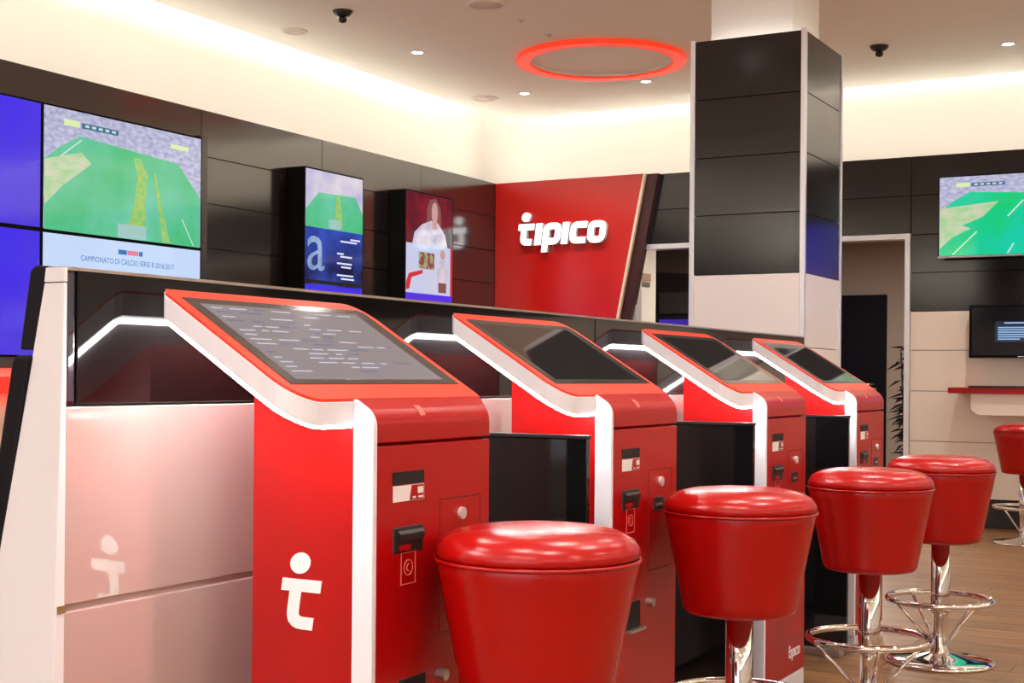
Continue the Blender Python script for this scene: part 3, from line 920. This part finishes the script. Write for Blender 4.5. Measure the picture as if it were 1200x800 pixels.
# ------------------------------------------------------------------ red sign
sg = thing('red_sign', 'red leaning-edged wall sign with white raised lettering, beside portrait screen', 'sign', (10.60, 0, 0))
sx_ = lambda z: 4.685 + (2.795 - z) * 0.1975
MB().prism([(WY - 0.003, 0.0), (sx_(0), 0.0), (sx_(2.795), 2.795), (WY - 0.003, 2.795)], 0.0, 0.03, 'X').build('board', mat('red_sign_board', srgb(196, 24, 20), 0.22, 1.6), sg)
MB().prism([(sx_(0), 0.0), (sx_(0) - 0.022, 0.0), (sx_(2.795) - 0.022, 2.795), (sx_(2.795), 2.795)], -0.004, 0.03, 'X').build('edge_trim', mat('cream_edge', (0.8, 0.66, 0.5, 1), 0.4), sg)
MB().prism([(WY - 0.003, 0.0), (sx_(0) - 0.12, 0.0), (sx_(2.795) - 0.12, 2.795), (WY - 0.003, 2.795)], 0.031, 0.099, 'X').build('backing', mat('dark_red_backing', srgb(58, 14, 14), 0.3), sg)
gl, wd = glyphs('tipico', 0.29)
wd += 0.13
s = (5.852 - 5.005) / (wd - 0.05)
for ch, polys in gl:
    lm = MB()
    lm2 = MB()
    for p in polys:
        q = [(5.835 - a * s, 2.232 + b * s * 1.03) for a, b in p]
        lm.prism(q, -0.055 - 0.0001 * len(lm.f) / 6, -0.050, 'X')
        lm2.prism(q, -0.050, -0.006, 'X')
    o = lm.build('letter', glow('sign_letter_face', (1, 0.97, 0.98, 1), 1.6), sg)
    lm2.build('letter_return', mat('white_letter_side', (0.75, 0.75, 0.78, 1), 0.4), o)

# notice on the corridor side wall, gaming machine, plant
nt_ = thing('wall_notice', 'small brown notice on the cream wall inside the doorway', 'notice', (10.98, 4.898, 1.89))
MB().box(0, 0.27, -0.008, 0, 0.05, 0.115).build('plate', mat('tan_notice', (0.35, 0.20, 0.10, 1), 0.5), nt_)
MB().box(0.02, 0.25, -0.008, 0, 0.0, 0.038).build('plate', mat('dark_notice', (0.06, 0.03, 0.02, 1), 0.5), nt_)
gm = thing('gaming_machine', 'black gaming cabinets with violet screen inside the doorway', 'machine', (13.4, 0, 0))
MB().prism([(4.3, 0.0), (4.3, 2.08), (6.9, 2.30), (6.9, 0.0)], 0.0, 0.6, 'X').build('cabinet', BLACK, gm, 0.01)
MB().box(-0.02, 0.0, 5.15, 5.72, 1.45, 1.70).build('screen', glow('violet_screen', LIN(80, 50, 200), 0.9, noise=LIN(40, 30, 120), nscale=4), gm)
MB().box(-0.02, 0.0, 5.15, 5.72, 1.76, 1.98).build('top_glass', mat('grey_glass', (0.05, 0.05, 0.05, 1), 0.2), gm)
MB().box(-0.03, 0.0, 4.86, 4.92, 1.45, 1.66).box(-0.03, 0, 4.74, 4.80, 1.45, 1.68).build('trim_strip', STEEL, gm)

pt = thing('bamboo_plant', 'dark green leafy potted bamboo just inside the doorway frame', 'plant', (11.25, 2.62, 0))
MB().lathe([(0, 0), (0.11, 0), (0.14, 0.28), (0.13, 0.28), (0.12, 0.25), (0, 0.25)], seg=24).build('pot', BLACK, pt)
stm = MB()
lf = MB()
pr_ = random.Random(5)
for k in range(5):
    a = pr_.uniform(0, 6.28)
    tip = (0.06 * math.cos(a), 0.02 + 0.06 * math.sin(a), pr_.uniform(1.3, 1.5))
    base = (0.03 * math.cos(a), 0.03 * math.sin(a), 0.25)
    stm.tube([base, tip], 0.008, 6)
    for j in range(34):
        u = pr_.uniform(0.15, 1.0)
        b = Vector(base).lerp(Vector(tip), u)
        q = pr_.uniform(0, 6.28)
        ln = pr_.uniform(0.10, 0.17)
        d = Vector((math.cos(q), math.sin(q), pr_.uniform(-0.5, 0.3))).normalized()
        sd_ = d.cross(Vector((0, 0, 1))).normalized() * 0.019
        up = Vector((0, 0, 0.006))
        lf.add([b, b + d * ln * 0.4 + sd_ + up, b + d * ln - Vector((0, 0, 0.03)), b + d * ln * 0.4 - sd_ + up], [(0, 1, 2, 3)])
stm.build('stem', mat('bamboo_stem', (0.05, 0.06, 0.02, 1), 0.5), pt)
f_ = lf.build('foliage', mat('dark_leaf', (0.006, 0.014, 0.008, 1), 0.5), pt)
f_['kind'] = 'stuff'

# ------------------------------------------------------------------ ceiling fittings
def annulus(cx, cy, r0, r1, z0, z1, n=64):
    mb = MB()
    prof = [(r0, z0), (r1, z0), (r1, z1), (r0, z1), (r0, z0)]
    return mb.lathe(prof, cx, cy, n, False)


rg = thing('ceiling_ring', 'large red ring set in the ceiling above the red sign', 'ring', (8.84, 4.24, CZ))
annulus(0, 0, 0.505, 0.60, -0.035, 0.0).build('ring', mat('red_orange_ring', srgb(238, 60, 30), 0.45, emit=(1, 0.05, 0.012, 1), es=0.35), rg)
annulus(0, 0, 0.492, 0.505, -0.020, 0.0).build('inner_lip', WALL_WHITE, rg)

LAMP = glow('downlight_lamp', (1, 0.94, 0.86, 1), 14.0)
dl = thing('downlight', '', 'light', (0, 0, CZ), group='small recessed ceiling downlights')
annulus(0, 0, 0.036, 0.055, -0.006, 0.0, 24).build('ring', WHITE_BAND, dl)
MB().lathe([(0.0, -0.003), (0.036, -0.003), (0.036, 0.0), (0.0, 0.0)], 0, 0, 20).build('lamp', LAMP, dl)
la = bpy.data.lights.new('downlight_beam', 'AREA')
la.shape = 'DISK'
la.size = 0.10
la.energy = DOWNLIGHT_W
la.color = (1.0, 0.93, 0.85)
la.spread = R(130)
lo_ = bpy.data.objects.new('downlight_beam', la)
C.objects.link(lo_)
lo_.parent = dl
lo_.location = (0, 0, -0.02)
spots = [(8.086, 5.297, 'small downlight between portrait screens and ceiling ring'),
         (9.649, 5.299, 'small downlight above the red sign near the portrait screens'),
         (9.675, 4.261, 'small downlight just behind the red ceiling ring'),
         (9.685, 1.632, 'small downlight above the television on the back wall')]
for gx in (-2.2, -0.2, 1.8, 3.8, 5.8, 7.8):
    for gy in (-3.4, -1.4, 0.45, 1.45, 3.3):
        if gx > 7 and gy > 1:
            continue
        spots.append((gx, gy, 'small downlight over the terminals and walkway'))
for gy in (0.2, -1.2, -2.6):  # unseen downlights added to brighten the cream wall panels
    spots.append((9.69, gy, 'small added downlight brightening the cream back wall beyond the television'))
for gx in (2.0, 5.0):
    spots.append((gx, 5.2, 'small downlight in front of the video wall'))
for i, (px, py, lab) in enumerate(spots):
    o = dl if i == 0 else copy_tree(dl)
    o.location = (px, py, CZ)
    o['label'] = lab

for i, (px, py, lab) in enumerate(((6.961, 5.115, 'black dome security camera on the ceiling near the video wall'),
                                   (9.367, 2.411, 'black dome security camera on the ceiling behind the column'))):
    sc = thing('security_camera', lab, 'camera', (px, py, CZ), group='black ceiling security cameras')
    MB().lathe([(0.0, 0.0), (0.062, 0.0), (0.060, -0.012), (0.045, -0.028), (0.028, -0.034), (0.0, -0.034)], seg=24).build('mount', BLACK, sc)
    MB().lathe([(0.0, -0.034), (0.020, -0.036), (0.027, -0.050), (0.022, -0.068), (0.0, -0.076)], seg=16).build('ball', BLACK, sc)

for px, py, r_, lab in ((7.215, 5.688, 0.085, 'flat round cream ceiling speaker over the video wall'),
                        (7.234, 4.244, 0.125, 'large round cream ceiling speaker in front of the red ring'),
                        (9.681, 5.688, 0.11, 'flat round cream ceiling speaker over the red sign corner')):
    s_ = thing('ceiling_speaker', lab, 'speaker', (px, py, CZ), group='round ceiling speakers')
    annulus(0, 0, r_ * 0.8, r_, -0.012, 0.0, 32).build('rim', mat('cream_plastic', (0.9, 0.84, 0.72, 1), 0.5), s_, 0.003)
    MB().lathe([(0, -0.004), (r_ * 0.8, -0.006), (r_ * 0.8, 0), (0, 0)], seg=32).build('grille', mat('cream_grille', (0.82, 0.74, 0.63, 1), 0.7), s_)
for px, py, lab in ((7.668, 4.236, 'tiny sprinkler head on the ceiling beside the large round speaker'),
                    (8.077, 4.256, 'tiny sprinkler head on the ceiling close to the red ring')):
    s_ = thing('sprinkler', lab, 'sprinkler', (px, py, CZ))
    MB().lathe([(0, 0), (0.022, 0), (0.02, -0.004), (0.008, -0.006), (0.006, -0.014), (0, -0.015)], seg=16).build('head', STEEL, s_)

# corridor light
la2 = bpy.data.lights.new('corridor_beam', 'AREA')
la2.shape = 'DISK'
la2.size = 0.3
la2.energy = 55
la2.color = (1, 0.9, 0.8)
cl = thing('corridor_lamp', 'round ceiling lamp in the corridor beyond the doorway', 'lamp', (12.6, 3.6, 2.6))
MB().lathe([(0, -0.03), (0.15, -0.03), (0.16, 0), (0, 0)], seg=24).build('diffuser', LAMP, cl)
lo2 = bpy.data.objects.new('corridor_beam', la2)
C.objects.link(lo2)
lo2.parent = cl
lo2.location = (0, 0, -0.05)
